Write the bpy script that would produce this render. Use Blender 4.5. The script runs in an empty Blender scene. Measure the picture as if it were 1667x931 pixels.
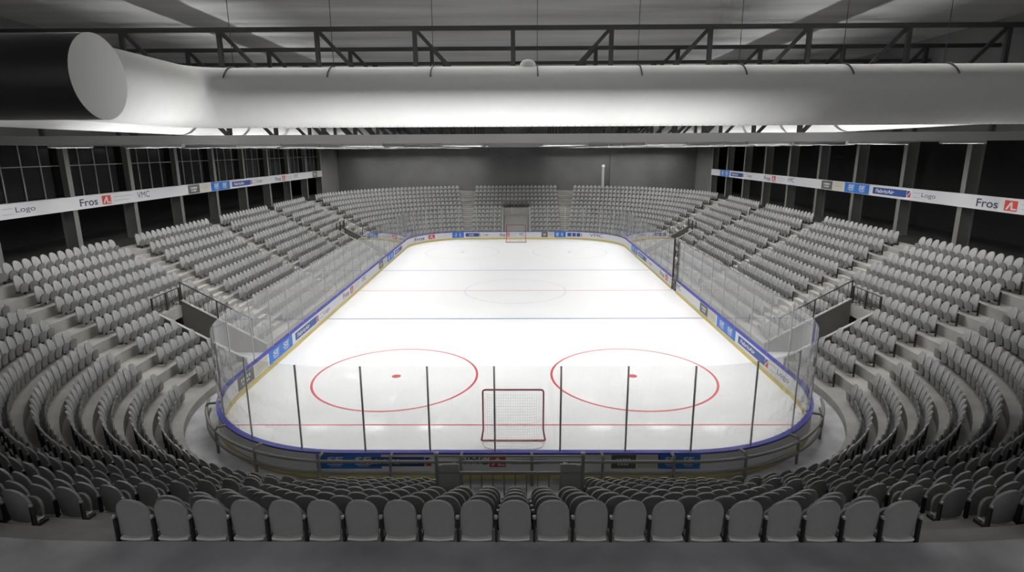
import bpy, math, random
import numpy as np
from mathutils import Vector, Matrix
random.seed(4)
C = bpy.context.scene.collection
PI = math.pi
ORD = ['zeroth', 'first', 'second', 'third', 'fourth', 'fifth', 'sixth', 'seventh', 'eighth', 'ninth', 'tenth', 'eleventh', 'twelfth',
       'thirteenth', 'fourteenth', 'fifteenth', 'sixteenth', 'seventeenth', 'eighteenth', 'nineteenth', 'twentieth', 'twenty-first',
       'twenty-second', 'twenty-third', 'twenty-fourth', 'twenty-fifth', 'twenty-sixth', 'twenty-seventh', 'twenty-eighth', 'twenty-ninth', 'thirtieth']

# ------------------------------------------------------------------ camera model (1667 x 931)
CAM = dict(f=948.9, pitch=.2297, yaw=-.01, roll=.0048, X0=.2091, H=12.4764)


def cam_vec(a, b, fw):
    cr, sr = math.cos(CAM['roll']), math.sin(CAM['roll'])
    x = cr * a + sr * b
    up = -sr * a + cr * b
    cp, sp = math.cos(CAM['pitch']), math.sin(CAM['pitch'])
    y = cp * fw + sp * up
    z = -sp * fw + cp * up
    cy, sy = math.cos(CAM['yaw']), math.sin(CAM['yaw'])
    return Vector((cy * x + sy * y, -sy * x + cy * y, z))


def project(P):
    d = Vector((P[0] - CAM['X0'], P[1], P[2] - CAM['H']))
    r, u, w = cam_vec(1, 0, 0), cam_vec(0, 1, 0), cam_vec(0, 0, 1)
    fw = d.dot(w)
    return 833.5 + CAM['f'] * d.dot(r) / fw, 465.5 - CAM['f'] * d.dot(u) / fw, fw


cd = bpy.data.cameras.new('camera')
cam = bpy.data.objects.new('camera', cd)
C.objects.link(cam)
r_, u_, w_ = cam_vec(1, 0, 0), cam_vec(0, 1, 0), cam_vec(0, 0, 1)
cam.matrix_world = Matrix(((r_.x, u_.x, -w_.x, CAM['X0']), (r_.y, u_.y, -w_.y, 0), (r_.z, u_.z, -w_.z, CAM['H']), (0, 0, 0, 1)))
cd.sensor_fit = 'HORIZONTAL'
cd.sensor_width = 36
cd.lens = CAM['f'] / 1667 * 36
cd.clip_end = 400
bpy.context.scene.camera = cam


# ------------------------------------------------------------------ materials
def lin(c):
    return tuple(((v / 255) / 12.92 if v <= 10 else (((v / 255) + .055) / 1.055) ** 2.4) for v in c)


def mat(name, col, rough=.6, metal=0., var=0., scale=3., stretch=(1, 1, 1), spec=.5, bump=0., detail=6):
    m = bpy.data.materials.new(name)
    m.use_nodes = True
    nt = m.node_tree
    b = nt.nodes['Principled BSDF']
    c = lin(col)
    b.inputs['Base Color'].default_value = (*c, 1)
    b.inputs['Roughness'].default_value = rough
    b.inputs['Metallic'].default_value = metal
    b.inputs['Specular IOR Level'].default_value = spec
    if var or bump:
        tc = nt.nodes.new('ShaderNodeTexCoord')
        mp = nt.nodes.new('ShaderNodeMapping')
        mp.inputs['Scale'].default_value = stretch
        nz = nt.nodes.new('ShaderNodeTexNoise')
        nz.inputs['Scale'].default_value = scale
        nz.inputs['Detail'].default_value = detail
        nt.links.new(tc.outputs['Object'], mp.inputs['Vector'])
        nt.links.new(mp.outputs['Vector'], nz.inputs['Vector'])
        if var:
            rp = nt.nodes.new('ShaderNodeValToRGB')
            rp.color_ramp.elements[0].position = .3
            rp.color_ramp.elements[1].position = .7
            rp.color_ramp.elements[0].color = (*[v * (1 - var) for v in c], 1)
            rp.color_ramp.elements[1].color = (*[min(1, v * (1 + var)) for v in c], 1)
            nt.links.new(nz.outputs['Fac'], rp.inputs['Fac'])
            nt.links.new(rp.outputs['Color'], b.inputs['Base Color'])
        if bump:
            bp = nt.nodes.new('ShaderNodeBump')
            bp.inputs['Strength'].default_value = bump
            bp.inputs['Distance'].default_value = .02
            nt.links.new(nz.outputs['Fac'], bp.inputs['Height'])
            nt.links.new(bp.outputs['Normal'], b.inputs['Normal'])
    return m


def emit(name, col, s):
    m = bpy.data.materials.new(name)
    m.use_nodes = True
    nt = m.node_tree
    nt.nodes.remove(nt.nodes['Principled BSDF'])
    e = nt.nodes.new('ShaderNodeEmission')
    e.inputs['Color'].default_value = (*col, 1)
    e.inputs['Strength'].default_value = s
    nt.links.new(e.outputs[0], nt.nodes['Material Output'].inputs['Surface'])
    return m


def glass_mat():
    m = bpy.data.materials.new('rink_glass')
    m.use_nodes = True
    nt = m.node_tree
    nt.nodes.remove(nt.nodes['Principled BSDF'])
    L = nt.links.new
    tr = nt.nodes.new('ShaderNodeBsdfTransparent')
    tr.inputs['Color'].default_value = (.985, .99, .985, 1)
    df = nt.nodes.new('ShaderNodeBsdfDiffuse')
    df.inputs['Color'].default_value = (.8, .8, .78, 1)
    m1 = nt.nodes.new('ShaderNodeMixShader')
    m1.inputs['Fac'].default_value = GLASS_HAZE
    gl = nt.nodes.new('ShaderNodeBsdfGlossy')
    gl.inputs['Roughness'].default_value = .03
    gl.inputs['Color'].default_value = (1, 1, 1, 1)
    lw = nt.nodes.new('ShaderNodeLayerWeight')
    lw.inputs['Blend'].default_value = .5
    pw = nt.nodes.new('ShaderNodeMath')
    pw.operation = 'POWER'
    pw.inputs[1].default_value = 2.9
    ma = nt.nodes.new('ShaderNodeMath')
    ma.operation = 'MULTIPLY_ADD'
    ma.inputs[1].default_value = .8
    ma.inputs[2].default_value = .035
    m2 = nt.nodes.new('ShaderNodeMixShader')
    L(lw.outputs['Facing'], pw.inputs[0])
    L(pw.outputs[0], ma.inputs[0])
    L(ma.outputs[0], m2.inputs['Fac'])
    L(tr.outputs[0], m1.inputs[1])
    L(df.outputs[0], m1.inputs[2])
    L(m1.outputs[0], m2.inputs[1])
    L(gl.outputs[0], m2.inputs[2])
    L(m2.outputs[0], nt.nodes['Material Output'].inputs['Surface'])
    return m


GLASS_HAZE = .03
LAMP_POWER = 148.
UP_END, UP_SIDE = 88., 85.
M = {
    'seat': mat('seat_plastic', (158, 158, 159), .42, var=.05, scale=9),
    'pan': mat('shaded_pan_plastic', (116, 116, 115), .5),  # darker than the backrest plastic, the pan's shade put into its colour
    'bracket': mat('bracket_steel', (46, 46, 47), .5, .3),
    'bolt': mat('bolt_steel', (190, 190, 190), .35, .6),
    'hinge': mat('hinge_bar_paint', (238, 238, 234), .5),
    'concrete': mat('terrace_concrete', (148, 146, 143), .85, var=.16, scale=.9, bump=.15),
    'concourse': mat('concourse_concrete', (184, 184, 188), .8, var=.3, scale=.7, bump=.2),
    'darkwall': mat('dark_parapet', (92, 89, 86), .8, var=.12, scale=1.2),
    'void': mat('painted_dark', (28, 27, 27), .9),  # near-black colour stands in for the darkness of galleries and tunnels
    'black': mat('black_wall', (16, 16, 16), .8),
    'backwall': mat('dark_concrete', (106, 106, 106), .85, var=.16, scale=.22, bump=.1),
    'ceiling': mat('roof_deck', (176, 176, 175), .35, var=.38, scale=.6, stretch=(.14, .8, 1), bump=.1),
    'steel': mat('truss_steel', (58, 58, 58), .5, .2),
    'chord': mat('lit_chord_steel', (158, 158, 157), .5, .1),  # lighter than the other truss steel: glow from the ice put into its colour
    'column': mat('column_steel', (118, 118, 116), .6, .1),
    'ice': None,
    'red': mat('red_line', (208, 82, 90), .3),
    'blue': mat('blue_line', (98, 122, 178), .3),
    'faint': mat('faded_line', (196, 198, 214), .3),
    'board': mat('white_board', (232, 232, 234), .35),
    'cap': mat('blue_cap_rail', (58, 62, 158), .4),
    'kick': mat('yellow_kick_plate', (212, 196, 128), .45),
    'post': mat('glass_post_metal', (196, 196, 194), .32, .9),
    'rail': mat('guard_rail_steel', (128, 128, 125), .5, 0.),
    'railing': mat('railing_steel', (58, 56, 54), .5, .3),
    'net': mat('white_net', (225, 225, 225), .7),
    'goalred': mat('red_goal_frame', (158, 52, 56), .4),
    'fabric': mat('white_duct_fabric', (226, 226, 224), .85, var=.02, scale=2),
    'darkduct': mat('black_duct_metal', (52, 52, 53), .38, .3, var=.25, scale=1.2, stretch=(.04, 1.6, 1.6)),
    'cap_grey': mat('duct_end_grey', (212, 212, 210), .7),
    'strap': mat('strap_black', (60, 60, 60), .6),
    'white': mat('banner_white', (214, 214, 218), .5),
    'adblue': mat('advert_blue', (44, 112, 196), .45),
    'addark': mat('advert_dark_blue', (38, 72, 138), .45),
    'adgrey': mat('advert_grey', (92, 92, 84), .5),
    'adred': mat('advert_red', (204, 72, 58), .5),
    'ink': mat('navy_ink', (58, 62, 96), .5),
    'pale': mat('pale_ink', (176, 178, 184), .5),
    'cream': mat('cream_print', (204, 200, 186), .5),
    'winbar': mat('window_bar', (150, 152, 150), .5),
    'winglass': mat('dark_window_glass', (9, 10, 11), .12),
    'lamphouse': mat('lamp_housing', (140, 140, 140), .5),
    'lamp': emit('lamp_light', (1, .985, .96), LAMP_POWER),
    'pipe': mat('steel_pipe', (196, 196, 196), .4, .3),
}
M['glass'] = glass_mat()


def ice_mat():
    m = mat('ice', (234, 235, 237), .6, spec=.12, var=.012, scale=.35)
    nt = m.node_tree
    b = nt.nodes['Principled BSDF']
    gl = nt.nodes.new('ShaderNodeBsdfGlossy')
    gl.inputs['Roughness'].default_value = .07
    tc = nt.nodes.new('ShaderNodeTexCoord')
    nz = nt.nodes.new('ShaderNodeTexNoise')
    nz.inputs['Scale'].default_value = 2.2
    bp = nt.nodes.new('ShaderNodeBump')
    bp.inputs['Strength'].default_value = .012
    bp.inputs['Distance'].default_value = .05
    mx = nt.nodes.new('ShaderNodeMixShader')
    mx.inputs['Fac'].default_value = .04
    L = nt.links.new
    L(tc.outputs['Object'], nz.inputs['Vector'])
    L(nz.outputs['Fac'], bp.inputs['Height'])
    L(bp.outputs['Normal'], gl.inputs['Normal'])
    L(b.outputs[0], mx.inputs[1])
    L(gl.outputs[0], mx.inputs[2])
    L(mx.outputs[0], nt.nodes['Material Output'].inputs['Surface'])
    return m


M['ice'] = ice_mat()


# ------------------------------------------------------------------ mesh helpers
class MB:
    def __init__(s):
        s.v, s.f, s.m = [], [], []

    def add(s, vs, fs, mi=0):
        o = len(s.v)
        s.v += [tuple(v) for v in vs]
        s.f += [tuple(i + o for i in f) for f in fs]
        s.m += [mi] * len(fs)
        return s

    def box(s, x0, x1, y0, y1, z0, z1, mi=0):
        v = [(x, y, z) for z in (z0, z1) for y in (y0, y1) for x in (x0, x1)]
        return s.add(v, [(0, 2, 3, 1), (4, 5, 7, 6), (0, 1, 5, 4), (2, 6, 7, 3), (0, 4, 6, 2), (1, 3, 7, 5)], mi)

    def bar(s, a, b, w, h=None, mi=0, up=(0, 0, 1)):
        a, b = Vector(a), Vector(b)
        h = h or w
        d = (b - a).normalized()
        upv = Vector(up)
        if abs(d.dot(upv)) > .98:
            upv = Vector((0, 1, 0))
        sx = d.cross(upv).normalized() * w / 2
        sz = sx.cross(d).normalized() * h / 2
        v = [p + i * sx + j * sz for p in (a, b) for i, j in ((-1, -1), (1, -1), (1, 1), (-1, 1))]
        return s.add(v, [(3, 2, 1, 0), (4, 5, 6, 7), (0, 1, 5, 4), (1, 2, 6, 5), (2, 3, 7, 6), (3, 0, 4, 7)], mi)

    def tube(s, pts, r, n=10, mi=0, caps=True, closed=False):
        pts = [Vector(p) for p in pts]
        k = len(pts)
        rs = r if isinstance(r, (list, tuple)) else [r] * k
        o = len(s.v)
        ref = None
        for i, p in enumerate(pts):
            if closed:
                d = pts[(i + 1) % k] - pts[i - 1]
            else:
                d = (pts[min(i + 1, k - 1)] - pts[max(i - 1, 0)])
            d.normalize()
            if ref is None:
                ref = Vector((0, 0, 1)) if abs(d.z) < .9 else Vector((1, 0, 0))
            a = d.cross(ref).normalized()
            b = a.cross(d).normalized()
            ref = b
            for j in range(n):
                t = 2 * PI * j / n
                s.v.append(tuple(p + rs[i] * (math.cos(t) * a + math.sin(t) * b)))
        for i in range(k if closed else k - 1):
            for j in range(n):
                a0 = o + i * n
                b0 = o + ((i + 1) % k) * n
                s.f.append((a0 + j, a0 + (j + 1) % n, b0 + (j + 1) % n, b0 + j))
                s.m.append(mi)
        if caps and not closed:
            s.f.append(tuple(o + j for j in reversed(range(n))))
            s.f.append(tuple(o + (k - 1) * n + j for j in range(n)))
            s.m += [mi, mi]
        return s

    def build(s, name, mats, parent=None, smooth=False, fix=False):
        me = bpy.data.meshes.new(name)
        me.from_pydata(s.v, [], s.f)
        for m in (mats if isinstance(mats, (list, tuple)) else [mats]):
            me.materials.append(m)
        me.polygons.foreach_set('material_index', s.m)
        if fix:
            import bmesh
            bm = bmesh.new()
            bm.from_mesh(me)
            bmesh.ops.recalc_face_normals(bm, faces=bm.faces)
            bm.to_mesh(me)
            bm.free()
        me.update()
        if smooth:
            me.polygons.foreach_set('use_smooth', [True] * len(me.polygons))
            try:
                me.set_sharp_from_angle(angle=math.radians(40))
            except Exception:
                pass
        o = bpy.data.objects.new(name, me)
        C.objects.link(o)
        if parent is not None:
            o.parent = parent
            o.matrix_parent_inverse = Matrix.Translation(-parent.location) if not parent.rotation_euler.z else parent.matrix_basis.inverted()
        return o


def tag(o, label=None, cat=None, group=None, kind=None):
    for k, v in (('label', label), ('category', cat), ('group', group), ('kind', kind)):
        if v:
            o[k] = v
    return o


def empty(name, loc=(0, 0, 0), label=None, cat=None, group=None):
    o = bpy.data.objects.new(name, None)
    o.location = loc
    o.empty_display_size = .2
    C.objects.link(o)
    return tag(o, label, cat, group)


def struct(o):
    o['kind'] = 'structure'
    return o


# ------------------------------------------------------------------ rink geometry: offset curves of a rounded rectangle
W, YC, HL, RC = 14.25, 51.55, 31.0, 7.6
YN, YF = YC - HL, YC + HL
CX, CYN, CYF = W - RC, YN + RC, YF - RC


def stations(breaks_x=(), breaks_y=(), nc=20, step=3.0):
    """Counter-clockwise ring of (bx, by, nx, ny), starting in the middle of the near end."""
    st = []

    def cuts(a, b, br):
        v = {a, b}
        n = max(1, int(abs(b - a) / step))
        v |= {a + (b - a) * i / n for i in range(1, n)}
        v |= {x for x in br if min(a, b) < x < max(a, b)}
        return sorted(v, reverse=b < a)

    for x in cuts(-CX, CX, breaks_x):
        st.append((x, YN, 0, -1))
    for i in range(1, nc):
        t = -PI / 2 + PI / 2 * i / nc
        st.append((CX + RC * math.cos(t), CYN + RC * math.sin(t), math.cos(t), math.sin(t)))
    for y in cuts(CYN, CYF, breaks_y):
        st.append((W, y, 1, 0))
    for i in range(1, nc):
        t = PI / 2 * i / nc
        st.append((CX + RC * math.cos(t), CYF + RC * math.sin(t), math.cos(t), math.sin(t)))
    for x in cuts(CX, -CX, breaks_x):
        st.append((x, YF, 0, 1))
    for i in range(1, nc):
        t = PI / 2 + PI / 2 * i / nc
        st.append((-CX + RC * math.cos(t), CYF + RC * math.sin(t), math.cos(t), math.sin(t)))
    for y in cuts(CYF, CYN, breaks_y):
        st.append((-W, y, -1, 0))
    for i in range(1, nc):
        t = PI + PI / 2 * i / nc
        st.append((-CX + RC * math.cos(t), CYN + RC * math.sin(t), math.cos(t), math.sin(t)))
    return st


def off(s, D):
    return (s[0] + s[2] * D, s[1] + s[3] * D)


def sweep(mb, st, prof, closed=True, skip=None, mi=0, loop=False):
    """prof: [(D, z)]; quads between neighbouring stations."""
    n, k = len(st), len(prof)
    o = len(mb.v)
    for s in st:
        for D, z in prof:
            x, y = off(s, D)
            mb.v.append((x, y, z))
    for i in range(n if closed else n - 1):
        j = (i + 1) % n
        for q in range(k if loop else k - 1):
            q2 = (q + 1) % k
            if skip and skip(st[i], st[j], prof[q], prof[q2]):
                continue
            mb.f.append((o + i * k + q, o + j * k + q, o + j * k + q2, o + i * k + q2))
            mb.m.append(mi)
    return mb


NROW = 11
D_TOP, DR = 12.0, .965
Z_TOP, DZ = 5.85, .545


def rowD(k):
    return D_TOP - (NROW - k) * DR


def rowZ(k):
    return Z_TOP - (NROW - k) * DZ


FRONT = .61           # tread edge lies this far in front of the backrest line
CONC_Z = 6.10
VOM_SIDE = [(32.35, 35.0), (67.6, 70.25)]
VOM_NEAR, VOM_FAR = 1.8, 2.0
SIDE_SECT = [(28.45, 37.7, 15), (39.75, 49.65, 16), (51.5, 61.7, 16), (63.3, 72.85, 15)]

# ------------------------------------------------------------------ floor, ice and markings
mb = MB()
mb.box(-36, 36, -8, 100, -.3, -.02)
struct(mb.build('floor', M['concourse']))
mb = MB()
st_ice = stations()
ring = [off(s, .05) for s in st_ice]
mb.add([(x, y, 0) for x, y in ring] + [(x, y, -.02) for x, y in ring],
       [tuple(range(len(ring)))] + [(i, i + len(ring), (i + 1) % len(ring) + len(ring), (i + 1) % len(ring)) for i in range(len(ring))])
ice = struct(mb.build('floor_ice', M['ice']))


def line_y(name, y, w, m, zoff=.004):
    d = max(0, (CYN - y), (y - CYF))
    hw = W - .02 if d == 0 else CX + math.sqrt(RC * RC - d * d) - .02
    b = MB()
    b.add([(-hw, y - w / 2, zoff), (hw, y - w / 2, zoff), (hw, y + w / 2, zoff), (-hw, y + w / 2, zoff)], [(0, 1, 2, 3)])
    return b.build(name, m, ice)


YG, YFG = 24.95, 103.1 - 24.95
line_y('goal_line', YG, .10, M['red'])
line_y('goal_line', YFG, .08, M['faint'])
line_y('blue_line', 42.5, .17, M['blue'])
line_y('blue_line', 60.7, .17, M['blue'])
line_y('centre_line', YC, .12, M['red'])


def ring_mark(name, cx, cy, R, w, m):
    b = MB()
    n = 96
    v = [(cx + (R + s * w / 2) * math.cos(2 * PI * i / n), cy + (R + s * w / 2) * math.sin(2 * PI * i / n), .005) for i in range(n) for s in (-1, 1)]
    b.add(v, [(2 * i, 2 * i + 1, (2 * i + 3) % (2 * n), (2 * i + 2) % (2 * n)) for i in range(n)])
    return b.build(name, m, ice)


def dot_mark(name, cx, cy, R, m):
    b = MB()
    n = 32
    b.add([(cx + R * math.cos(2 * PI * i / n), cy + R * math.sin(2 * PI * i / n), .006) for i in range(n)], [tuple(range(n))])
    return b.build(name, m, ice)


ring_mark('centre_circle', 0, YC, 4.57, .1, M['faint'])
for sx in (-1, 1):
    ring_mark('face_off_circle', sx * 6.68, 30.95, 4.57, .13, M['red'])
    dot_mark('face_off_spot', sx * 6.68, 30.95, .26, M['red'])
    ring_mark('face_off_circle', sx * 6.68, 72.0, 4.57, .1, M['faint'])
    dot_mark('face_off_spot', sx * 6.68, 72.0, .24, M['pale'])

# ------------------------------------------------------------------ stands (terraces)
bx = [-VOM_FAR, -VOM_NEAR, VOM_NEAR, VOM_FAR]
by = [v for p in VOM_SIDE for v in p]
ST = stations(bx, by, nc=28)


def vom_depth(p, q):
    """Offset up to which the stand is cut away between two neighbouring stations."""
    mx, my = (p[0] + q[0]) / 2, (p[1] + q[1]) / 2
    if abs(p[2]) == 1 and p[2] == q[2]:
        for a, b in VOM_SIDE:
            if a < my < b:
                return rowD(6) - FRONT
    if abs(p[3]) == 1 and p[3] == q[3]:
        h = VOM_NEAR if p[3] < 0 else VOM_FAR
        if abs(mx) < h:
            return rowD(7) - FRONT
    return 0


prof = [(rowD(1) - FRONT - .15, 0.0), (rowD(1) - FRONT - .15, rowZ(1))]
for k in range(1, NROW):
    prof.append((rowD(k + 1) - FRONT, rowZ(k)))
    prof.append((rowD(k + 1) - FRONT, rowZ(k + 1)))
prof.append((D_TOP + .05, Z_TOP))
prof.append((D_TOP + .05, CONC_Z))
mb = MB()
sweep(mb, ST, prof, skip=lambda p, q, a, b: max(a[0], b[0]) <= vom_depth(p, q) + 1e-4 and not (a[0] == b[0] and False))
terr = struct(mb.build('floor_terrace', M['concrete'], fix=False))

# concourse behind the top row: bright near end, darkness put into the floor colour along the sides
mb = MB()
inner = [off(s, D_TOP + .05) for s in ST]
mid = [off(s, D_TOP + .6) for s in ST]
n = len(inner)
out = []
for (x, y), s in zip(inner, ST):
    t = 99
    if s[2]:
        t = min(t, ((35 if s[2] > 0 else -35) - x) / s[2])
    if s[3]:
        t = min(t, ((98 if s[3] > 0 else -8) - y) / s[3])
    out.append((x + s[2] * t, y + s[3] * t))
for side in (0, 1):
    b = MB()
    for i in range(n):
        j = (i + 1) % n
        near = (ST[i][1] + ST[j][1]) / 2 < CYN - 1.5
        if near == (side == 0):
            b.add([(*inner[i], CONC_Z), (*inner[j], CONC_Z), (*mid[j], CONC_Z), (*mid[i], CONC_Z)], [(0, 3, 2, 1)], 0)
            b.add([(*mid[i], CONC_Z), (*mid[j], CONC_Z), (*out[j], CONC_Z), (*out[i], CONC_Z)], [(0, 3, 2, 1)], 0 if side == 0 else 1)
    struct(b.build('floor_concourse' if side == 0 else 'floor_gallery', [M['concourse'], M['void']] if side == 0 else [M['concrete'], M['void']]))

# stepped aisles: a half step on every tread
def row_end(k):                       # distance of the corner blocks from the middle line at the end aisles
    return 9.12 - .16 * (NROW - k)


def arc_station(sx, sy, th):          # th from the end (0) to the side (pi/2)
    nx, ny = sx * math.sin(th), sy * math.cos(th)
    cy = CYN if sy < 0 else CYF
    return (sx * CX + RC * nx, cy + RC * ny, nx, ny)


steps = MB()
for sy in (-1, 1):
    yb = YN if sy < 0 else YF
    for sx in (-1, 1):
        for k in range(1, NROW + 1):
            D0 = rowD(k) - FRONT + DR - .36
            D1 = rowD(k) - FRONT + DR
            if k == NROW:
                D1 = D_TOP + .05
                D0 = D1 - .36
            x0, x1 = 6.62, row_end(k) - .12
            za, zb = rowZ(k) - .02, rowZ(k) + (DZ / 2 if k < NROW else (CONC_Z - Z_TOP) / 2)
            ya, yb2 = yb + sy * D0, yb + sy * (D1 + .02)
            steps.box(min(sx * x0, sx * x1), max(sx * x0, sx * x1), min(ya, yb2), max(ya, yb2), za, zb)
aisles = [(26.75, 28.4), (37.75, 39.7), (49.7, 51.45), (61.75, 63.25), (72.9, 76.3)]
for sx in (-1, 1):
    for a, b in aisles:
        a2, b2 = max(a, CYN + .05), min(b, CYF - .05)
        for k in range(1, NROW + 1):
            D1 = rowD(k) - FRONT + DR if k < NROW else D_TOP + .05
            D0 = D1 - .36
            za, zb = rowZ(k) - .02, rowZ(k) + (DZ / 2 if k < NROW else (CONC_Z - Z_TOP) / 2)
            xa, xb = sx * (W + D0), sx * (W + D1 + .02)
            if b2 - a2 > .3:
                steps.box(min(xa, xb), max(xa, xb), a2, b2, za, zb)
struct(steps.build('floor_steps', M['concrete']))

# vomitories: side walls, back lintel, tunnel and railings
def vom_wall(mbx, path, th):
    """path [(horizontal distance D, z)] of the top; place(D, z, side)"""


def vomitory_side(sx, a, b, label_side, which):
    Db = rowD(6) - FRONT
    X = lambda D: sx * (W + D)
    wall, cop = MB(), MB()
    for y0, y1 in ((a - .14, a), (b, b + .14)):
        D0, z0 = 1.5, .55
        D1, z1 = Db, .55 + (Db - 1.5) * DZ / DR
        pts = [(X(D0), 0), (X(D1), 0), (X(D1), z1), (X(D0), z0)]
        v = [(x, y, z) for y in (y0, y1) for x, z in pts]
        wall.add(v, [(0, 1, 2, 3), (7, 6, 5, 4), (0, 4, 5, 1), (1, 5, 6, 2), (2, 6, 7, 3), (3, 7, 4, 0)])
        cop.bar((X(D0), (y0 + y1) / 2, z0 + .02), (X(D1), (y0 + y1) / 2, z1 + .02), .2, .06)
    zl = rowZ(6)
    x0, x1 = sorted((X(Db), X(Db + .16)))
    cop.box(x0, x1, a - .14, b + .14, zl - .75, zl + .02)
    xa, xb = sorted((X(Db + .1), X(Db + 4)))
    tun = MB()
    tun.box(xa, xb, a - .1, a, 0, zl - .4)
    tun.box(xa, xb, b, b + .1, 0, zl - .4)
    tun.box(xa, xb, a, b, zl - .78, zl - .7)
    xc = X(Db + 4)
    tun.box(min(xc, xc + sx * .1), max(xc, xc + sx * .1), a - .1, b + .1, 0, zl)
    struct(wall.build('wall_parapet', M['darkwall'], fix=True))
    struct(cop.build('trim_coping', M['concrete'], fix=True))
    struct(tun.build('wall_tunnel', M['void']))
    side = 'window-grid side' if sx < 0 else 'gridless-wall side'
    rl = empty('vomitory_railing', (X(Db - .03), (a + b) / 2, zl),
               'dark cross-braced railing above the %s side tunnel, %s' % (which, side), 'railing', 'railings above the side tunnels')
    xr = X(Db + .06)
    for y in (a - .05, (a + b) / 2, b + .05):
        MB().bar((xr, y, zl), (xr, y, zl + 1.12), .09, .09).build('post', M['railing'], rl)
    MB().bar((xr, a - .05, zl + 1.1), (xr, b + .05, zl + 1.1), .05).build('top_rail', M['railing'], rl)
    MB().bar((xr, a - .05, zl + .5), (xr, b + .05, zl + .5), .04).build('middle_rail', M['railing'], rl)
    br = MB()
    br.bar((xr, a, zl + .08), (xr, b, zl + .62), .035)
    br.bar((xr, a, zl + .62), (xr, b, zl + .08), .035)
    br.build('cross_brace', M['railing'], rl)
    bl = MB()
    nb = 7
    for i in range(1, nb):
        y = a + (b - a) * i / nb
        bl.bar((xr, y, zl + .03), (xr, y, zl + 1.1), .018)
    bl.build('baluster_grille', M['railing'], rl)
    # sloped handrail on the far wall
    hr = empty('stair_handrail', (X(Db), b + .07, zl), 'sloping dark handrail on the %s tunnel parapet, %s' % (which, side), 'handrail', 'handrails on the tunnel parapets')
    f = lambda D: .55 + (D - 1.5) * DZ / DR
    MB().bar((X(Db + .02), b + .07, f(Db) + 1.2), (X(2.2), b + .07, f(2.2) + 1.2), .055).build('rail', M['railing'], hr)
    for D in (Db - .05, Db - 2.2, 2.3):
        MB().bar((X(D), b + .07, f(D) - .03), (X(D), b + .07, f(D) + 1.2), .06).build('post', M['railing'], hr)
    bl = MB()
    for i in range(1, 16):
        D = Db - (Db - 2.2) * i / 16
        bl.bar((X(D), b + .07, f(D) - .02), (X(D), b + .07, f(D) + 1.2), .016)
    bl.build('baluster_grille', M['railing'], hr)


for sx in (-1, 1):
    for (a, b), wh in zip(VOM_SIDE, ('near', 'far')):
        vomitory_side(sx, a, b, '', wh)


def vomitory_end(sy, h, which):
    yb = YN if sy < 0 else YF
    Y = lambda D: yb + sy * D
    Db = rowD(7) - FRONT
    zl = rowZ(7)
    wall = MB()
    for x0, x1 in ((-h - .14, -h), (h, h + .14)):
        D0, z0 = 1.5, .55
        z1 = .55 + (Db - 1.5) * DZ / DR
        pts = [(Y(D0), 0), (Y(Db), 0), (Y(Db), z1), (Y(D0), z0)]
        v = [(x, y, z) for x in (x0, x1) for y, z in pts]
        wall.add(v, [(0, 1, 2, 3), (7, 6, 5, 4), (0, 4, 5, 1), (1, 5, 6, 2), (2, 6, 7, 3), (3, 7, 4, 0)])
    y0, y1 = sorted((Y(Db), Y(Db + .16)))
    wall.box(-h - .14, h + .14, y0, y1, zl - .95, zl + .02)
    for x0, x1 in ((-h, -h + .3), (h - .3, h)):
        wall.box(x0, x1, y0, y1, 0, zl - .95)
    struct(wall.build('wall_vomitory', M['concrete'], fix=True))
    tun = MB()
    ya, yb2 = sorted((Y(Db + .12), Y(Db + 3.6)))
    tun.box(-h - .1, -h, ya, yb2, 0, zl - .5)
    tun.box(h, h + .1, ya, yb2, 0, zl - .5)
    tun.box(-h, h, ya, yb2, zl - .98, zl - .9)
    yc = Y(Db + .7)
    tun.box(-h, h, min(yc, yc + sy * .1), max(yc, yc + sy * .1), 0, zl - .9)
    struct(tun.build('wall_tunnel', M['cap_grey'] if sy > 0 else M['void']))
    rl = empty('vomitory_railing', (0, Y(Db), zl),
               ('grey railing with closed end panels behind the nearer goal, below the centre seats' if sy < 0 else 'dark mesh railing above the doorway behind the far goal'), 'railing')
    yr = Y(Db + .06)
    hh = 1.52 if sy < 0 else 1.0
    for x in (-h, h):
        MB().bar((x, yr, zl), (x, yr, zl + hh), .08).build('post', M['rail'], rl)
        fin = MB()
        fin.tube([(x, yr, zl + hh), (x, yr, zl + hh + .03), (x, yr, zl + hh + .07), (x, yr, zl + hh + .1)], [.03, .06, .06, .01], 8)
        fin.build('finial', M['bolt'], rl)
    if sy < 0:
        MB().bar((-h, yr, zl + hh - .03), (h, yr, zl + hh - .03), .035).build('top_rail', M['rail'], rl)
    MB().bar((-h, yr, zl + 1.05), (h, yr, zl + 1.05), .05).build('middle_rail', M['rail'], rl)
    wp = .55 if sy < 0 else 0
    bl = MB()
    nb = 9 if sy < 0 else 28
    for i in range(nb + 1):
        x = -h + wp + (2 * h - 2 * wp) * i / nb
        bl.bar((x, yr, zl + .02), (x, yr, zl + 1.05), .03 if sy < 0 else .05)
    bl.build('baluster_grille', M['rail'] if sy < 0 else M['railing'], rl)
    if sy < 0:
        for s in (-1, 1):
            x0, x1 = sorted((s * (h - wp), s * h))
            MB().box(x0, x1, yr - .02, yr + .02, zl + .02, zl + 1.28).build('closed_panel', M['chord'], rl)
            tp = MB()
            for q in range(3):
                xa = s * (h - .04 - q * .17)
                tp.bar((xa, yr - .03, zl + 1.25 + q * .03), (xa - s * .11, yr - .03, zl + 1.27 + q * .03), .025)
            tp.build('highlight_dash', M['bolt'], rl)  # pale bars stand in for highlights on the panel


vomitory_end(-1, VOM_NEAR, 'near')
vomitory_end(1, VOM_FAR, 'far')


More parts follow.
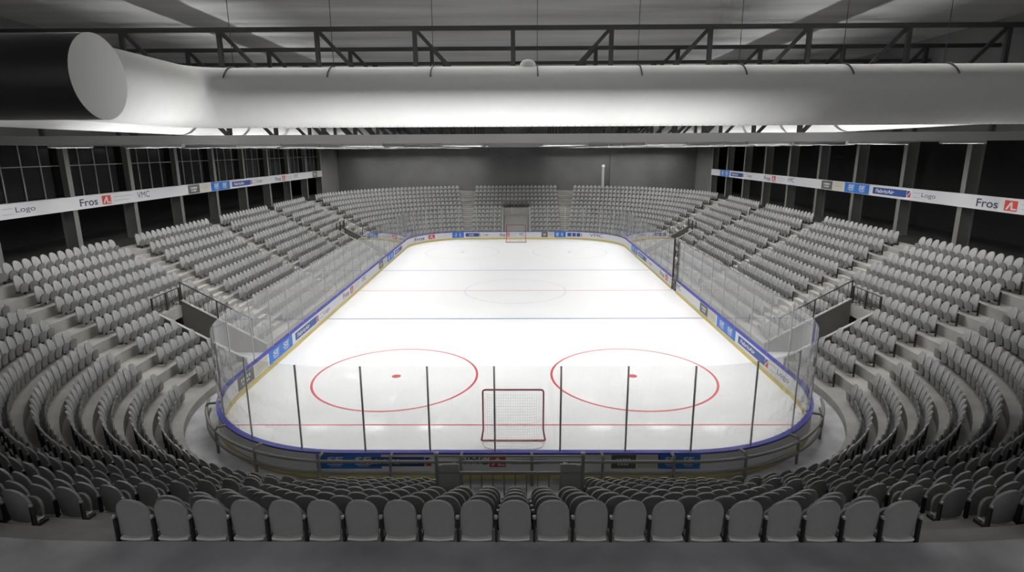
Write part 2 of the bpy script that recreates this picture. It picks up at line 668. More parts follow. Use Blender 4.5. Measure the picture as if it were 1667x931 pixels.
# ------------------------------------------------------------------ seats
def shell(mb, hw, z0, zs, z1, yf, th, nu, nv, bulge=0., squeeze=.9, mi=0):
    """rounded shield: straight sides up to zs, half ellipse up to z1; yf(x, z) front face, th thickness to the back"""
    rows = []
    for j in range(nv + 1):
        t = j / nv
        if t <= .45:
            z = z0 + (zs - z0) * t / .45
            w = hw * (squeeze + (1 - squeeze) * min(1, t / .25))
        else:
            a = (t - .45) / .55 * PI / 2
            z = zs + (z1 - zs) * math.sin(a) ** .9
            w = hw * max(math.cos(a) ** .86 if a < PI / 2 - 1e-6 else 0, .2 if j == nv else 0)
        rows.append([(w * (2 * i / nu - 1), z) for i in range(nu + 1)])
    o = len(mb.v)
    k = nu + 1
    for side in (0, 1):
        for r in rows:
            for x, z in r:
                mb.v.append((x, yf(x, z) - (th if side else 0), z))
    N = (nv + 1) * k
    for j in range(nv):
        for i in range(nu):
            a = o + j * k + i
            mb.f.append((a + 1, a, a + k, a + k + 1))
            mb.f.append((a + N, a + N + 1, a + N + k + 1, a + N + k))
            mb.m += [mi, mi]
    edge = [(0, i) for i in range(nu + 1)] + [(j, nu) for j in range(1, nv + 1)] + [(nv, i) for i in range(nu - 1, -1, -1)] + [(j, 0) for j in range(nv - 1, 0, -1)]
    for q in range(len(edge)):
        (j0, i0), (j1, i1) = edge[q], edge[(q + 1) % len(edge)]
        a, b = o + j0 * k + i0, o + j1 * k + i1
        mb.f.append((a, b, b + N, a + N))
        mb.m.append(mi)


back_y = lambda x, z: .07 + .5 * x * x - .10 * (z - .25) - .3 * max(0, z - .66) ** 2
pan_y = lambda x, z: .30 + .10 * (z - .22) - .5 * x * x


def seat_meshes():
    a = MB()
    shell(a, .272, .30, .66, 1.05, back_y, .05, 10, 14)
    b = MB()
    shell(b, .245, .20, .42, .66, pan_y, .055, 8, 8, squeeze=.88)
    c = MB()
    c.box(-.018, .018, -.03, .05, 0, .70)
    c.box(-.018, .018, .05, .27, .20, .26)
    c.box(-.05, .05, -.04, .10, 0, .025)
    d = MB()
    d.tube([(-.03, -.005, .70), (0.03, -.005, .70)], .026, 8)
    d.tube([(0, -.045, .70), (0, -.02, .70)], .03, 8)
    e = MB()
    n = 8
    for i in range(n):
        x0, x1 = -.25 + .5 * i / n, -.25 + .5 * (i + 1) / n
        zf = lambda x: .252 + .35 * x * x
        v = [(x, y, zf(x) + h) for x in (x0, x1) for y, h in ((-.03, 0), (.26, 0), (.26, .038), (-.03, .038))]
        e.add(v, [(0, 1, 5, 4), (1, 2, 6, 5), (2, 3, 7, 6), (3, 0, 4, 7)] + ([(3, 2, 1, 0)] if i == 0 else []) + ([(4, 5, 6, 7)] if i == n - 1 else []))
    return a, b, c, d, e


sa, sb, sc_, sd, se = seat_meshes()
proto = empty('stadium_seat', (0, 0, 0))
p_back = sa.build('backrest', M['seat'], proto, True)
p_pan = sb.build('seat_pan', M['pan'], proto, True)
p_hinge = se.build('hinge_bar', M['hinge'], proto, False)
p_brk = sc_.build('bracket', M['bracket'], proto, False)
p_bolt = sd.build('bolt', M['bolt'], p_brk, True)
p_brk.location = (-.311, 0, 0)

seats = []        # (block, row, index, count, x, y, z, rot)


def put(block, row, idx, cnt, s):
    x, y = off(s, rowD(row))
    seats.append((block, row, idx, cnt, x, y, rowZ(row), math.atan2(s[2], -s[3])))


PITCH = .623
for sy in (-1, 1):
    yb = YN if sy < 0 else YF
    hv = 2.25 if sy < 0 else 2.45
    for k in range(1, NROW + 1):
        for j in range(21):
            x = (j - 10) * (.638 if sy < 0 else PITCH) + (.15 if sy < 0 else 0)
            if k <= 6 and abs(x) < hv:
                continue
            put(('centre', sy, 0), k, j, 21, (x, yb, 0, sy))
        for sx in (-1, 1):
            r = RC + rowD(k)
            xe = row_end(k)
            if xe > CX:
                th0, lead = math.asin((xe - CX) / r), 0
            else:
                th0, lead = 0, CX - xe
            th1 = math.acos(max(-1, min(1, 1.55 / r)))
            L = lead + (th1 - th0) * r
            cnt = int(L / PITCH)
            pit = L / cnt
            for j in range(cnt):
                sL = (j + .5) * pit
                if sL < lead:
                    s = (sx * (xe + sL), yb, 0, sy)
                else:
                    s = arc_station(sx, sy, th0 + (sL - lead) / r)
                put(('corner', sy, sx), k, j, cnt, s)
for sx in (-1, 1):
    for q, (a, b, cnt) in enumerate(SIDE_SECT):
        pit = (b - a) / cnt
        for k in range(1, NROW + 1):
            for j in range(cnt):
                y = a + (j + .5) * pit
                if k <= 5 and any(v0 - .42 < y < v1 + .42 for v0, v1 in VOM_SIDE):
                    continue
                put(('side', q, sx), k, j, cnt, (sx * W, y, sx, 0))

vis = []
for i, s in enumerate(seats):
    th = s[7]
    best = None
    px, py, d = project((s[4], s[5], s[6] + .95))
    if d > .5 and -8 < px < 1675 and py < 925:
        vis.append((d, i))
vis.sort()
chosen = {i for d, i in vis[:300]}


def seat_label(s):
    block, row, idx, cnt = s[:4]
    fr = NROW + 1 - row
    rowtxt = 'top row' if fr == 1 else '%s row from top' % ORD[fr]
    if block[0] == 'centre':
        return 'grey seat, %s from the black-duct end, %s, straight centre block' % (ORD[idx + 1], rowtxt)
    side = 'black-duct' if block[2] < 0 else 'gridless-wall'
    if block[0] == 'corner':
        return 'grey seat, %s from the end aisle, %s, curved %s corner' % (ORD[idx + 1], rowtxt, side)
    return 'grey seat, %s from the nearer aisle, %s, first side block, %s side' % (ORD[idx + 1], rowtxt, side)


first = True
far = MB()
fa, fb = MB(), MB()
shell(fa, .272, .28, .66, 1.05, back_y, .05, 4, 8)
shell(fb, .245, .20, .42, .66, pan_y, .055, 4, 6, squeeze=.88)
fc = MB()
fc.box(-.33, -.29, -.03, .05, 0, .68)
fc.box(-.311, .311, .05, .24, .19, .24)
FV = np.array(fa.v + fb.v + fc.v)
FF, FM = [], []
o_ = 0
for q, part in enumerate((fa, fb, fc)):
    FF += [tuple(i + o_ for i in f) for f in part.f]
    FM += [q] * len(part.f)
    o_ += len(part.v)
fv_all, ff_all, fm_all = [], [], []
for i, s in enumerate(seats):
    if i in chosen:
        r = proto if first else proto.copy()
        if not first:
            C.objects.link(r)
        r.location = (s[4], s[5], s[6])
        r.rotation_euler = (0, 0, s[7])
        b = s[0]
        tag(r, seat_label(s), 'seat', 'tip-up seats in the centre block' if b[0] == 'centre' else 'tip-up seats in the curved %s corner' % ('black-duct' if b[2] < 0 else 'gridless-wall'))
        if not first:
            for p in (p_back, p_pan, p_hinge, p_brk):
                c = p.copy()
                c.parent = r
                C.objects.link(c)
                if p is p_brk:
                    c2 = p_bolt.copy()
                    c2.parent = c
                    C.objects.link(c2)
        if s[2] == s[3] - 1 or (s[0][0] == 'corner' and s[2] == 0):
            e = p_brk.copy()
            e.parent = r
            sgn = 1 if (s[0][0] == 'centre' or (s[0][2] > 0) == (s[2] == s[3] - 1)) else -1
            if s[0][0] == 'corner' and sgn < 0:
                C.objects.link(e)
                e.location = (-.311, 0, 0)
                bpy.data.objects.remove(e)
            else:
                e.location = (.311, 0, 0)
                C.objects.link(e)
                e2 = p_bolt.copy()
                e2.parent = e
                C.objects.link(e2)
        first = False
    else:
        cs, sn = math.cos(s[7]), math.sin(s[7])
        V = FV.copy()
        X = FV[:, 0] * cs - FV[:, 1] * sn + s[4]
        Y = FV[:, 0] * sn + FV[:, 1] * cs + s[5]
        V[:, 0], V[:, 1] = X, Y
        V[:, 2] += s[6]
        o_ = len(fv_all) * len(FV)
        fv_all.append(V)
        ff_all += [tuple(q + o_ for q in f) for f in FF]
        fm_all += FM
me = bpy.data.meshes.new('stadium_seat_blocks')
me.from_pydata(np.concatenate(fv_all).tolist(), [], ff_all)
for m in (M['seat'], M['pan'], M['bracket']):
    me.materials.append(m)
me.polygons.foreach_set('material_index', fm_all)
me.polygons.foreach_set('use_smooth', [q != 2 for q in fm_all])
me.update()
try:
    me.set_sharp_from_angle(angle=math.radians(40))
except Exception:
    pass
o = bpy.data.objects.new('stadium_seat_mass', me)
C.objects.link(o)
tag(o, 'all the smaller grey tip-up seats filling the stands farther from the foreground', 'seats', None, 'stuff')


# ------------------------------------------------------------------ writing
def text_mesh(body, shear=0., bold=0.):
    cu = bpy.data.curves.new('lettering', 'FONT')
    cu.body = body
    cu.size = 1
    cu.shear = shear
    cu.offset = bold
    ob = bpy.data.objects.new('lettering', cu)
    C.objects.link(ob)
    bpy.context.view_layer.update()
    me = bpy.data.meshes.new_from_object(ob.evaluated_get(bpy.context.evaluated_depsgraph_get()))
    v = [tuple(p.co) for p in me.vertices]
    f = [tuple(p.vertices) for p in me.polygons]
    bpy.data.objects.remove(ob)
    bpy.data.curves.remove(cu)
    bpy.data.meshes.remove(me)
    xs, ys = [p[0] for p in v], [p[1] for p in v]
    x0, x1, y0, y1 = min(xs), max(xs), min(ys), max(ys)
    return [((p[0] - x0) / (x1 - x0), (p[1] - y0) / (y1 - y0)) for p in v], f


TXT = {k: text_mesh(k, s, b) for k, s, b in (('Fros', 0, .015), ('Logo', 0, 0), ('FabricAir', .2, .03), ('SE', .15, .03), ('VMC', 0, 0))}
ART = ['white', 'adblue', 'addark', 'adgrey', 'adred', 'ink', 'pale', 'cream', 'board']


class Art:
    def __init__(s, mapper, parent=None):
        s.mb, s.map, s.parent = MB(), mapper, parent

    def rect(s, u0, u1, v0, v1, col, h=.004, n=None):
        n = n or max(1, int(abs(u1 - u0) / .5))
        pts = []
        for i in range(n + 1):
            u = u0 + (u1 - u0) * i / n
            pts += [s.map(u, v0, h), s.map(u, v1, h)]
        s.mb.add(pts, [(2 * i, 2 * i + 2, 2 * i + 3, 2 * i + 1) for i in range(n)], ART.index(col))

    def poly(s, uv, col, h=.008):
        s.mb.add([s.map(u, v, h) for u, v in uv], [tuple(range(len(uv)))], ART.index(col))

    def dashes(s, u0, u1, v0, v1, col, n=8):
        if col == 'pale':
            return s.rect(u0, u1, v0 + .2 * (v1 - v0), v1 - .2 * (v1 - v0), col, .008)
        w = (u1 - u0) / n
        for i in range(n):
            f = .55 + .35 * ((i * 37) % 5) / 5
            s.rect(u0 + i * w, u0 + (i + f) * w, v0, v1, col, .008)

    def text(s, body, u0, u1, v0, v1, col, h=.008):
        v, f = TXT[body]
        s.mb.add([s.map(u0 + (u1 - u0) * a, v0 + (v1 - v0) * b, h) for a, b in v], f, ART.index(col))

    # one advert each; q horizontal scale, v0..v1 height of the strip
    def fabric(s, u, q, a, b):
        H = b - a
        s.rect(u, u + 4.8 * q, a + .08 * H, b - .08 * H, 'board', .004)
        s.rect(u + .2 * q, u + 4.3 * q, a + .17 * H, b - .17 * H, 'addark', .007)
        s.text('FabricAir', u + .55 * q, u + 2.9 * q, a + .33 * H, b - .3 * H, 'white', .011)
        s.poly([(u + 4.35 * q, a + .2 * H), (u + 4.75 * q, a + .2 * H), (u + 4.75 * q, b - .25 * H)], 'adred')
        s.poly([(u + 4.35 * q, a + .3 * H), (u + 4.7 * q, b - .2 * H), (u + 4.35 * q, b - .2 * H)], 'addark')
        s.flush()

    def logo(s, u, q, a, b):
        H = b - a
        s.dashes(u, u + .75 * q, a + .64 * H, a + .74 * H, 'pale')
        s.dashes(u, u + .75 * q, a + .24 * H, a + .34 * H, 'pale')
        s.text('Logo', u + .9 * q, u + 2.3 * q, a + .25 * H, a + .75 * H, 'ink')
        s.flush()

    def fros(s, u, q, a, b):
        H = b - a
        s.text('Fros', u, u + 1.65 * q, a + .18 * H, b - .2 * H, 'ink')
        s.flush()

    def redlogo(s, u, q, a, b):
        H = b - a
        w = .9 * q
        s.rect(u, u + w, a + .12 * H, b - .12 * H, 'adred', .006)
        P = lambda x, y: (u + w * x, a + .12 * H + .76 * H * y)
        s.poly([P(.1, .12), P(.26, .12), P(.6, .86), P(.44, .86)], 'white', .009)
        s.poly([P(.44, .86), P(.6, .86), P(.66, .2), P(.52, .2)], 'white', .0095)
        s.poly([P(.52, .12), P(.95, .12), P(.95, .26), P(.52, .26)], 'white', .009)
        s.dashes(u + 1.2 * q, u + 3.2 * q, a + .62 * H, a + .72 * H, 'pale')
        s.dashes(u + 1.2 * q, u + 2.8 * q, a + .3 * H, a + .4 * H, 'pale')
        s.flush()

    def vmc(s, u, q, a, b):
        H = b - a
        s.text('VMC', u, u + 1.5 * q, a + .3 * H, b - .12 * H, 'ink')
        s.flush()

    def grey(s, u, q, a, b):
        H = b - a
        s.rect(u, u + 1.9 * q, a + .02 * H, b - .02 * H, 'adgrey', .005)
        s.dashes(u + .4 * q, u + 1.5 * q, a + .52 * H, a + .74 * H, 'white', 5)
        s.dashes(u + .5 * q, u + 1.4 * q, a + .25 * H, a + .42 * H, 'white', 4)
        s.rect(u + 2.0 * q, u + 3.7 * q, a + .05 * H, b - .05 * H, 'cream', .005)
        s.dashes(u + 2.3 * q, u + 3.4 * q, a + .45 * H, a + .56 * H, 'pale', 5)
        s.flush()

    def blue(s, u, q, a, b):
        H = b - a
        s.rect(u, u + 3.6 * q, a, b, 'adblue', .005)
        for d in (.55, 2.1):
            s.text('SE', u + d * q, u + (d + .95) * q, a + .42 * H, b - .16 * H, 'white')
            s.rect(u + (d + .05) * q, u + (d + .9) * q, a + .28 * H, a + .34 * H, 'white', .009)
            s.rect(u + (d + .2) * q, u + (d + .8) * q, a + .17 * H, a + .21 * H, 'white', .009)
        s.flush()

    def run(s, u0, umin, umax, a, b, q=1., period=31.55):
        items = ((0, 4.8, s.fabric), (5.0, 7.4, s.logo), (10.9, 12.6, s.fros), (13.0, 16.2, s.redlogo), (16.8, 18.3, s.vmc), (23.75, 27.5, s.grey), (27.65, 31.25, s.blue))
        for n in range(-4, 5):
            for d, e, fn in items:
                x = u0 + (n * period + d) * q
                if x >= umin and u0 + (n * period + e) * q <= umax:
                    fn(x, q, a, b)

    def flush(s):
        if s.mb.v:
            s.mb.build('advert', [M[k] for k in ART], s.parent)
        s.mb = MB()


# ------------------------------------------------------------------ rink barrier: boards, cap, kick plate, glass, posts
HB, HG, TB = 1.14, 4.62, .18
GATE = (50.45, 52.05)
SB = stations((), list(GATE), nc=24, step=2.0)
gate_skip = lambda p, q, a=None, b=None: p[2] == 1 and q[2] == 1 and GATE[0] - .01 < (p[1] + q[1]) / 2 < GATE[1] + .01
bar = empty('rink_barrier', (0, YN, 0), 'white rink boards with blue cap, adverts and tall clear glass around the ice', 'rink boards')
mb = sweep(MB(), SB, [(0, .26), (TB, .26), (TB, HB - .06), (0, HB - .06)], skip=gate_skip, loop=True)
mb.build('board_panel', M['board'], bar, fix=True)
mb = sweep(MB(), SB, [(-.015, 0), (TB + .015, 0), (TB + .015, .24), (-.015, .24)], skip=gate_skip, loop=True)
mb.build('kick_plate', M['kick'], bar, fix=True)
mb = sweep(MB(), SB, [(-.03, HB - .07), (TB + .04, HB - .07), (TB + .04, HB), (-.03, HB)], skip=gate_skip, loop=True)
mb.build('cap_rail', M['cap'], bar, fix=True)

# arc-length table of the barrier for glass panes
def perim(s):
    """station at arc length s, counter-clockwise from the middle of the near end"""
    segs = [CX, RC * PI / 2, CYF - CYN, RC * PI / 2, 2 * CX, RC * PI / 2, CYF - CYN, RC * PI / 2, CX]
    i = 0
    while i < 8 and s > segs[i]:
        s -= segs[i]
        i += 1
    if i == 0:
        return (s, YN, 0, -1)
    if i == 1:
        return arc_station(1, -1, s / RC)
    if i == 2:
        return (W, CYN + s, 1, 0)
    if i == 3:
        return arc_station(1, 1, PI / 2 - s / RC)
    if i == 4:
        return (CX - s, YF, 0, 1)
    if i == 5:
        return arc_station(-1, 1, s / RC)
    if i == 6:
        return (-W, CYF - s, -1, 0)
    if i == 7:
        return arc_station(-1, -1, PI / 2 - s / RC)
    return (-CX + s, YN, 0, -1)


TOTAL = 4 * CX + 2 * (CYF - CYN) + 4 * RC * PI / 2
NP = 67
sp = TOTAL / NP
gate_s = [CX + RC * PI / 2 + (y - CYN) for y in GATE]
edges = [(-.68 + sp * i) for i in range(NP + 1)]
edges = [e for e in edges if not (gate_s[0] - .7 < e < gate_s[1] + .7)] + gate_s
edges.sort()
for i in range(len(edges) - 1):
    a, b = edges[i], edges[i + 1]
    if abs(a - gate_s[0]) < 1e-6:
        continue
    n = 6
    g = MB()
    st = [perim((a + .03 + (b - a - .06) * k / n) % TOTAL) for k in range(n + 1)]
    sweep(g, st, [(.085, HB), (.097, HB), (.097, HG), (.085, HG)], closed=False, loop=True)
    k4 = 4
    base = 0
    g.f += [(0, 1, 2, 3), tuple(n * 4 + q for q in (3, 2, 1, 0))]
    g.m += [0, 0]
    g.build('glass_pane', M['glass'], bar, fix=True)
for e in edges[:-1]:
    s = perim(e % TOTAL)
    x, y = off(s, .09)
    t = Vector((-s[3], s[2], 0)) * .034
    nn = Vector((s[2], s[3], 0)) * .02
    p = MB()
    v = [Vector((x, y, z)) + i * t + j * nn for z in (HB - .02, HG + .01) for i, j in ((-1, -1), (1, -1), (1, 1), (-1, 1))]
    p.add(v, [(3, 2, 1, 0), (4, 5, 6, 7), (0, 1, 5, 4), (1, 2, 6, 5), (2, 3, 7, 6), (3, 0, 4, 7)])
    p.build('glass_post', M['post'], bar, fix=True)
# adverts on the inner face
va, vb = .30, HB - .09
a1 = Art(lambda u, v, h: (-W + h, u, v), bar)
a1.run(35.8, 27.2, CYF - .5, va, vb)
a2 = Art(lambda u, v, h: (W - h, -u, v), bar)
a2.run(-35.7, -CYF + .5, -28.3, va, vb)


def far_map(u, v, h):
    if abs(u) <= CX:
        return (u, YF - h, v)
    s = arc_station(1 if u > 0 else -1, 1, (abs(u) - CX) / RC)
    return (*off(s, -h), v)


a3 = Art(far_map, bar)
a3.run(-7.3, -9.3, 9.7, va, vb, q=.46)
a3.fros(-15.6, 1.25, va, vb)
a3.redlogo(-12.8, 1.2, va, vb)
a3.vmc(10.5, 1.4, va, vb)


# adverts on the outer face of the near end
a6 = Art(lambda u, v, h: (u, YN - TB - h, v), bar)
a6.blue(-7.6, .7, .45, vb)
a6.fabric(-6.0, .6, .45, vb)
a6.vmc(-2.0, .7, .45, vb)
a6.redlogo(-.9, .7, .45, vb)
a6.grey(3.8, .5, .45, vb)
a6.blue(5.6, .45, .45, vb)

# open player gate in the boards; a dark panel stands in for the gap's darkness
gt = empty('rink_gate', (W + .1, GATE[0], 0), 'dark steel player gate in the boards by the centre line', 'gate')
for y in (GATE[0] + .06, GATE[1] - .06):
    MB().box(W + .02, W + .16, y - .06, y + .06, 0, HG).build('gate_post', M['railing'], gt)
lf = MB()
lf.box(W + .05, W + .13, GATE[0] + .13, GATE[1] - .13, .06, HB - .02)
lf.box(W + .03, W + .15, GATE[0] + .13, GATE[1] - .13, HB - .1, HB - .01)
lf.build('gap_dark_panel', M['railing'], gt)  # dark sheet filling the open gap so that it reads as unlit
for z in (.3, .9, 2.6, 3.4):
    MB().tube([(W - .01, GATE[0] + .12, z - .09), (W - .01, GATE[0] + .12, z + .09)], .05, 8).build('hinge', M['bracket'], gt, True)
# guard rail frame on the outside of the nearer end
gr = empty('guard_rail', (0, YN - .55, 0), 'grey double guard rail on bent struts outside the nearer end boards', 'guard rail')
DG = .62
sL = -(CX + RC * PI / 2 * .80)
for z in (1.0, .52):
    pts = []
    n = 60
    for i in range(n + 1):
        s = perim((sL + (-2 * sL) * i / n) % TOTAL)
        pts.append((*off(s, DG), z))
    MB().tube(pts, .065, 10).build('rail', M['rail'], gr, True)
i = -7
for i in range(-6, 7):
    s = perim((.73 + 2.68 * i) % TOTAL) if abs(.73 + 2.68 * i) < -sL else None
    if s is None:
        continue
    pts = [(*off(s, TB + .04), HB + .0), (*off(s, DG - .08), 1.16), (*off(s, DG), 1.06), (*off(s, DG), 0)]
    MB().tube(pts, .06, 10).build('strut', M['rail'], gr, True)


# ------------------------------------------------------------------ goals
def goal(y, sgn, label):
    g = empty('hockey_goal', (0, y, 0), label, 'goal')
    h, wt, wb = 2.42, 1.31, 1.40
    fr = MB()
    r = .038
    fr.tube([(-wb, y, r), (-wt, y, .55), (-wt, y, h - .1), (-wt + .03, y, h - .03), (-wt + .1, y, h), (wt - .1, y, h), (wt - .03, y, h - .03), (wt, y, h - .1), (wt, y, .55), (wb, y, r)], r, 10)
    fr.build('frame', M['goalred'], g, True)
    b = MB()
    b.tube([(-wb, y, r), (wb, y, r)], r, 10)
    b.build('base_bar', M['goalred'], g, True)
    d = sgn * .75
    bb = MB()
    bb.tube([(-wb, y, .03), (-wb + .2, y + d * .8, .03), (-wb + .5, y + d, .03), (wb - .5, y + d, .03), (wb - .2, y + d * .8, .03), (wb, y, .03)], .022, 8)
    bb.build('rear_base', M['net'], g, True)
    nt = MB()
    N, K = 26, 20
    def P(u, v):
        x = -wt + 2 * wt * u
        k = 1 - (2 * u - 1) ** 6
        dep = d * min(1, .25 + .75 * (1 - v)) * k if v < .999 else d * .12 * k
        return Vector((x, y + dep, .03 + (h - .06) * v))
    for a in range(N + 1):
        for b_ in range(K):
            p, q = P(a / N, b_ / K), P(a / N, (b_ + 1) / K)
            nt.bar(p, q, .005)
    for b_ in range(K + 1):
        for a in range(N):
            p, q = P(a / N, b_ / K), P((a + 1) / N, b_ / K)
            nt.bar(p, q, .005)
    nt.build('net', M['net'], g)


goal(23.4, -1, 'red framed hockey goal seen from behind, by the nearer end boards')
goal(79.7, 1, 'small red framed hockey goal at the far end of the ice')

# ------------------------------------------------------------------ side galleries: columns, fascia, windows, walls
TR_Y = [31.6 + 6.12 * i for i in range(11)]
XS = 28.5
for sx in (-1, 1):
    for y in [25.48] + TR_Y[:10]:
        b = MB()
        x0, x1 = sorted((sx * XS, sx * (XS + .85)))
        xm0, xm1 = sorted((sx * (XS + .06), sx * (XS + .79)))
        b.box(min(sx * XS, sx * (XS + .06)), max(sx * XS, sx * (XS + .06)), y - .2, y + .2, CONC_Z, 13.0)
        b.box(xm0, xm1, y - .06, y + .06, CONC_Z, 13.0)
        b.box(min(sx * (XS + .79), sx * (XS + .85)), max(sx * (XS + .79), sx * (XS + .85)), y - .2, y + .2, CONC_Z, 13.0)
        b.box(x0 - .03, x1 + .03, y - .23, y + .23, CONC_Z, CONC_Z + .06)
        struct(b.build('column', M['column']))
    fs = empty('fascia_banner', (sx * (XS - .1), 20, 8.8),
               'long white advertising banner under the %s' % ('gridded gallery windows' if sx < 0 else 'open black gallery without window bars'), 'banner', 'gallery fascia banners')
    b = MB()
    x0, x1 = sorted((sx * (XS - .16), sx * (XS - .02)))
    b.box(x0, x1, 18, 86.4, 8.80, 9.64)
    b.build('banner_board', M['white'], fs)
    if sx < 0:
        a = Art(lambda u, v, h: (-XS + .16 + h, u, v), fs)
        a.run(27.1, 18.3, 86.2, 8.83, 9.61)
    else:
        a = Art(lambda u, v, h: (XS - .16 - h, -u, v), fs)
        a.run(-47.1, -86.3, -18.3, 8.83, 9.61)

nw = 1
ys = [19.36, 25.48] + TR_Y[:10]
for i in range(len(ys) - 1):
    a, b_ = ys[i] + .2, ys[i + 1] - .2
    x = -XS - .45
    m_ = MB()
    for q in range(1, 4):
        y = a + (b_ - a) * q / 4
        m_.box(x - .03, x + .03, y - .025, y + .025, 9.6, 12.9)
    m_.box(x - .03, x + .03, a, b_, 11.58, 11.63)
    m_.box(x - .03, x + .03, a, b_, 12.85, 12.95)
    m_.box(x - .03, x + .03, a, b_, 9.55, 9.62)
    wn = struct(m_.build('window_%d' % nw, M['winbar']))
    g = MB()
    g.box(x - .05, x - .04, a - .14, b_ + .14, 9.55, 12.95)
    g.build('pane', M['winglass'], wn)
    nw += 1

for nm, bx_, mt in (('wall_left', (-34.3, -34, -8, 98, 0, 20), 'black'), ('wall_right', (34, 34.3, -8, 98, 0, 20), 'black')):
    struct(MB().box(*bx_).build(nm, M[mt]))
wb_ = MB()
wb_.box(-34, 15.1, 95.9, 96.3, 0, 20)
wb_.box(15.1, 34, 95.55, 96.3, 0, 20)
struct(wb_.build('wall_back', M['backwall']))
for sx, nm in ((-1, 'wall_corner_left'), (1, 'wall_corner_right')):
    x0, x1 = sorted((sx * (XS + .3), sx * (XS + .6)))
    struct(MB().box(x0, x1, 86.9, 95.9, CONC_Z, 13.4).build(nm, M['backwall']))
struct(MB().box(-34.3, 34.3, -8.3, 96.3, 20.0, 20.3).build('ceiling', M['ceiling']))
# upper side walls above the gallery
for sx, nm in ((-1, 'wall_upper_left'), (1, 'wall_upper_right')):
    x0, x1 = sorted((sx * (XS + .9), sx * (XS + 1.2)))
    struct(MB().box(x0, x1, -8, 95.5, 13.0, 20).build(nm, M['backwall']))
# steel flue at the back wall
fl = empty('flue_pipe', (13.95, 95.3, CONC_Z), 'slim pale vertical pipe standing against the dark back wall', 'pipe')
MB().tube([(13.95, 95.3, CONC_Z), (13.95, 95.3, 9.75)], .24, 16).build('pipe', M['pipe'], fl, True)
MB().tube([(13.95, 95.3, 9.7), (13.95, 95.3, 9.95), (13.95, 95.3, 10.06), (13.95, 95.3, 10.1)], [.29, .29, .2, .02], 16).build('cap', M['hinge'], fl, True)

# ------------------------------------------------------------------ roof trusses
ZB0, ZB1, ZT0, ZT1 = 12.83, 13.28, 18.34, 18.56
for i, y in enumerate(TR_Y):
    t = empty('roof_truss', (0, y, ZB0), 'dark steel roof truss spanning the hall, %s in depth from the white duct' % ORD[i + 1], 'truss', 'roof trusses')
    MB().box(-29.3, 29.3, y - .15, y + .15, ZB0, ZB1).build('bottom_chord', M['chord'], t)
    MB().box(-29.3, 29.3, y - .1, y + .1, ZT0, ZT1).build('top_chord', M['steel'], t)
    for k in range(-5, 6):
        x = 4.98 * k
        MB().bar((x, y, ZB1), (x, y, ZT0), .22, .18).build('vertical', M['steel'], t)
        if k:
            s = 1 if k > 0 else -1
            MB().bar((x - s * .1, y, ZT0 + .02), (x - s * 4.88, y, ZB1 - .02), .18, .15, up=(0, 1, 0)).build('diagonal', M['steel'], t)

# ------------------------------------------------------------------ ventilation duct
vd = empty('ventilation_duct', (0, 22.5, 14.36), 'huge white fabric air duct crossing under the roof, with elbow and black main', 'air duct')
DY, DZc, RD, XE = 22.5, 14.37, 1.06, -11.75
MB().tube([(x, DY, DZc) for x in np.linspace(XE + 1.2, 24, 30)], RD, 48).build('cross_run', M['fabric'], vd, True)
pts = [(XE, 16.2, DZc), (XE, 18.5, DZc), (XE, DY - 1.3, DZc)]
for i in range(1, 10):
    a = PI / 2 * i / 10
    pts.append((XE + 1.3 * (1 - math.cos(a)), DY - 1.3 * (1 - math.sin(a)), DZc))
pts.append((XE + 1.3, DY, DZc))
MB().tube(pts, RD + .006, 48).build('elbow', M['fabric'], vd, True)
XD = -10.45
MB().tube([(x, 15.6, 14.33) for x in np.linspace(XD, -30, 20)], 1.05, 48, caps=False).build('black_main', M['darkduct'], vd, True)['label'] = 'black metal main duct'
MB().tube([(XD, 15.6, 14.33), (XD + .012, 15.6, 14.33)], 1.052, 48).build('end_cap', M['cap_grey'], vd)['label'] = 'flat grey end disc'
for x, y0 in ((-17.5, 15.6), (17.5, DY)):
    MB().tube([(x, y, 14.3) for y in np.linspace(y0, 93, 40)], .98, 40).build('long_run', M['fabric'], vd, True)
dm = MB()
dm.tube([(.6, DY - .1, 15.2), (.6, DY - .1, 15.42), (.6, DY - .1, 15.53), (.6, DY - .1, 15.61), (.6, DY - .1, 15.65), (.6, DY - .1, 15.66)], [.3, .3, .27, .19, .08, .01], 20)
dm.build('vent_dome', M['fabric'], vd, True)
pf = MB()
for i in range(136):
    x = XE + 1.5 + .262 * i
    for da in (1.36,):
        y, z = DY - (RD + .004) * math.cos(da), DZc - (RD + .004) * math.sin(da)
        n = Vector((0, -math.cos(da), -math.sin(da)))
        tt = Vector((0, math.sin(da), -math.cos(da)))
        c = Vector((x, y, z))
        pf.add([c + .028 * (math.cos(q * PI / 3) * Vector((1, 0, 0)) + math.sin(q * PI / 3) * tt) for q in range(6)], [tuple(range(6))])
tag(pf.build('perforation', M['strap'], vd), None, None, None, 'stuff')
for i, x in enumerate([-10.17, -6.49, -2.84, .94, 4.59, 8.25, 11.97, 15.63]):
    hg = empty('duct_hanger', (x, DY, DZc + RD), 'thin wire hanger with black strap holding the white duct, %s from the elbow' % ORD[i + 1], 'hanger', 'duct hangers')
    sb_ = MB()
    arc = [(x, DY - (RD + .02) * math.sin(a), DZc + (RD + .02) * math.cos(a)) for a in np.linspace(-.5, .95, 14)]
    for p, q in zip(arc[:-1], arc[1:]):
        sb_.bar(p, q, .075, .03, up=(1, 0, 0))
    sb_.build('strap', M['strap'], hg)
    MB().tube([(x, DY, DZc + RD), (x, DY, 20.0)], .012, 6).build('wire', M['strap'], hg)

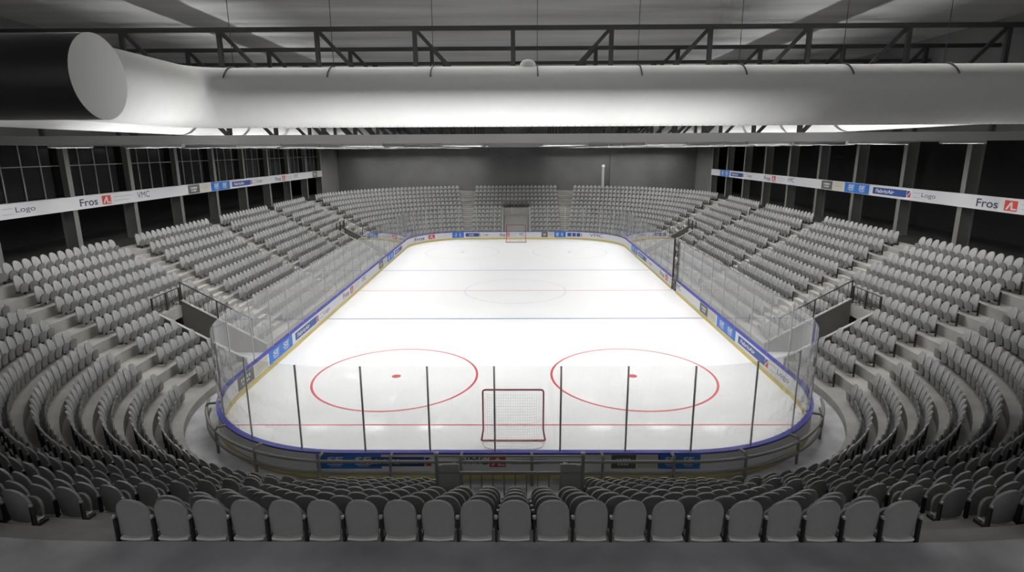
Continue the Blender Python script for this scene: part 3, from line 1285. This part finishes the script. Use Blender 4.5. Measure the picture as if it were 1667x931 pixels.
# ------------------------------------------------------------------ lamps under the trusses and an added roof row
lamp_rows = [(y, ZB0, '%s truss in depth' % ORD[i + 1]) for i, y in enumerate(TR_Y)] + [(25.6, 20.0, 'roof just past the white duct')]  # last row added out of view to brighten the near ice
lx = [-23.5, -18.6, -13.4, -8.0, -2.7, 2.7, 8.0, 13.4, 18.6, 23.5]
ll = None
for y, zl_, where in lamp_rows:
    row = [x for x in lx if not ((y < 30 and abs(x) > 20) or (y > 40 and abs(x) < 6))]
    for j, x in enumerate(row):
        lb = 'white strip lamp under the %s, %s from the window-grid wall' % (where, ORD[j + 1])
        if ll is None:
            ll = empty('linear_downlight')
            hb = MB().box(-1.12, 1.12, -.15, .15, -.05, 0)
            hb.box(-1.12, 1.12, -.15, -.125, -.15, -.05).box(-1.12, 1.12, .125, .15, -.15, -.05)
            hb.box(-1.12, -1.09, -.125, .125, -.15, -.05).box(1.09, 1.12, -.125, .125, -.15, -.05)
            hb.build('housing', M['lamphouse'], ll)
            MB().box(-1.08, 1.08, -.12, .12, -.07, -.05).build('diffuser', M['lamp'], ll)
            ll.location = (x, y, zl_)
            tag(ll, lb, 'lamp', 'strip lamps under the roof trusses')
            lc = list(ll.children)
        else:
            c = ll.copy()
            C.objects.link(c)
            c.location = (x, y, zl_)
            c['label'] = lb
            for ch in lc:
                d = ch.copy()
                d.parent = c
                C.objects.link(d)

# added lights without fixtures behind the boards, brightening the white ducts from below
UPL = [(x, YN - 1.5, UP_END) for x in np.linspace(-16, 20, 15)] + [(sx * (W + .62), y, UP_SIDE) for sx in (-1, 1) for y in (26, 31, 37, 42, 47, 55, 60, 65, 72, 78)]
UPL += [(x, YN - 1.5, 42.) for x in (-5.5, -4., -2.5)]  # three more added lights, aimed at the elbow
for i, (x, y, pw) in enumerate(UPL):
    la = bpy.data.lights.new('duct_fill_light', 'AREA')
    la.shape = 'RECTANGLE'
    la.size, la.size_y = (1.4, .3) if y < YN else (.3, 1.4)
    la.energy = pw
    la.spread = math.radians(36 if y < YN else 36)
    lo = bpy.data.objects.new('duct_fill_light', la)
    lo.location = (x, y, .2)
    lo.rotation_euler = (PI - math.radians(4), 0, 0) if y < YN else (PI, math.radians(10 if x > 0 else -10), 0)
    if i >= len(UPL) - 3:
        lo.rotation_euler = (PI, math.radians(-30), 0)
    C.objects.link(lo)

# ------------------------------------------------------------------ world and view
w = bpy.data.worlds.new('world')
bpy.context.scene.world = w
w.use_nodes = True
w.node_tree.nodes['Background'].inputs['Color'].default_value = (.45, .45, .45, 1)
sc = bpy.context.scene
sc.view_settings.view_transform = 'Standard'
sc.view_settings.look = 'None'
sc.view_settings.gamma = 1
sc.view_settings.use_curve_mapping = False
sc.view_settings.exposure = 0.0
sc.cycles.max_bounces = 10
sc.cycles.diffuse_bounces = 5
sc.cycles.transparent_max_bounces = 32
sc.cycles.caustics_reflective = False
sc.cycles.sample_clamp_indirect = 4
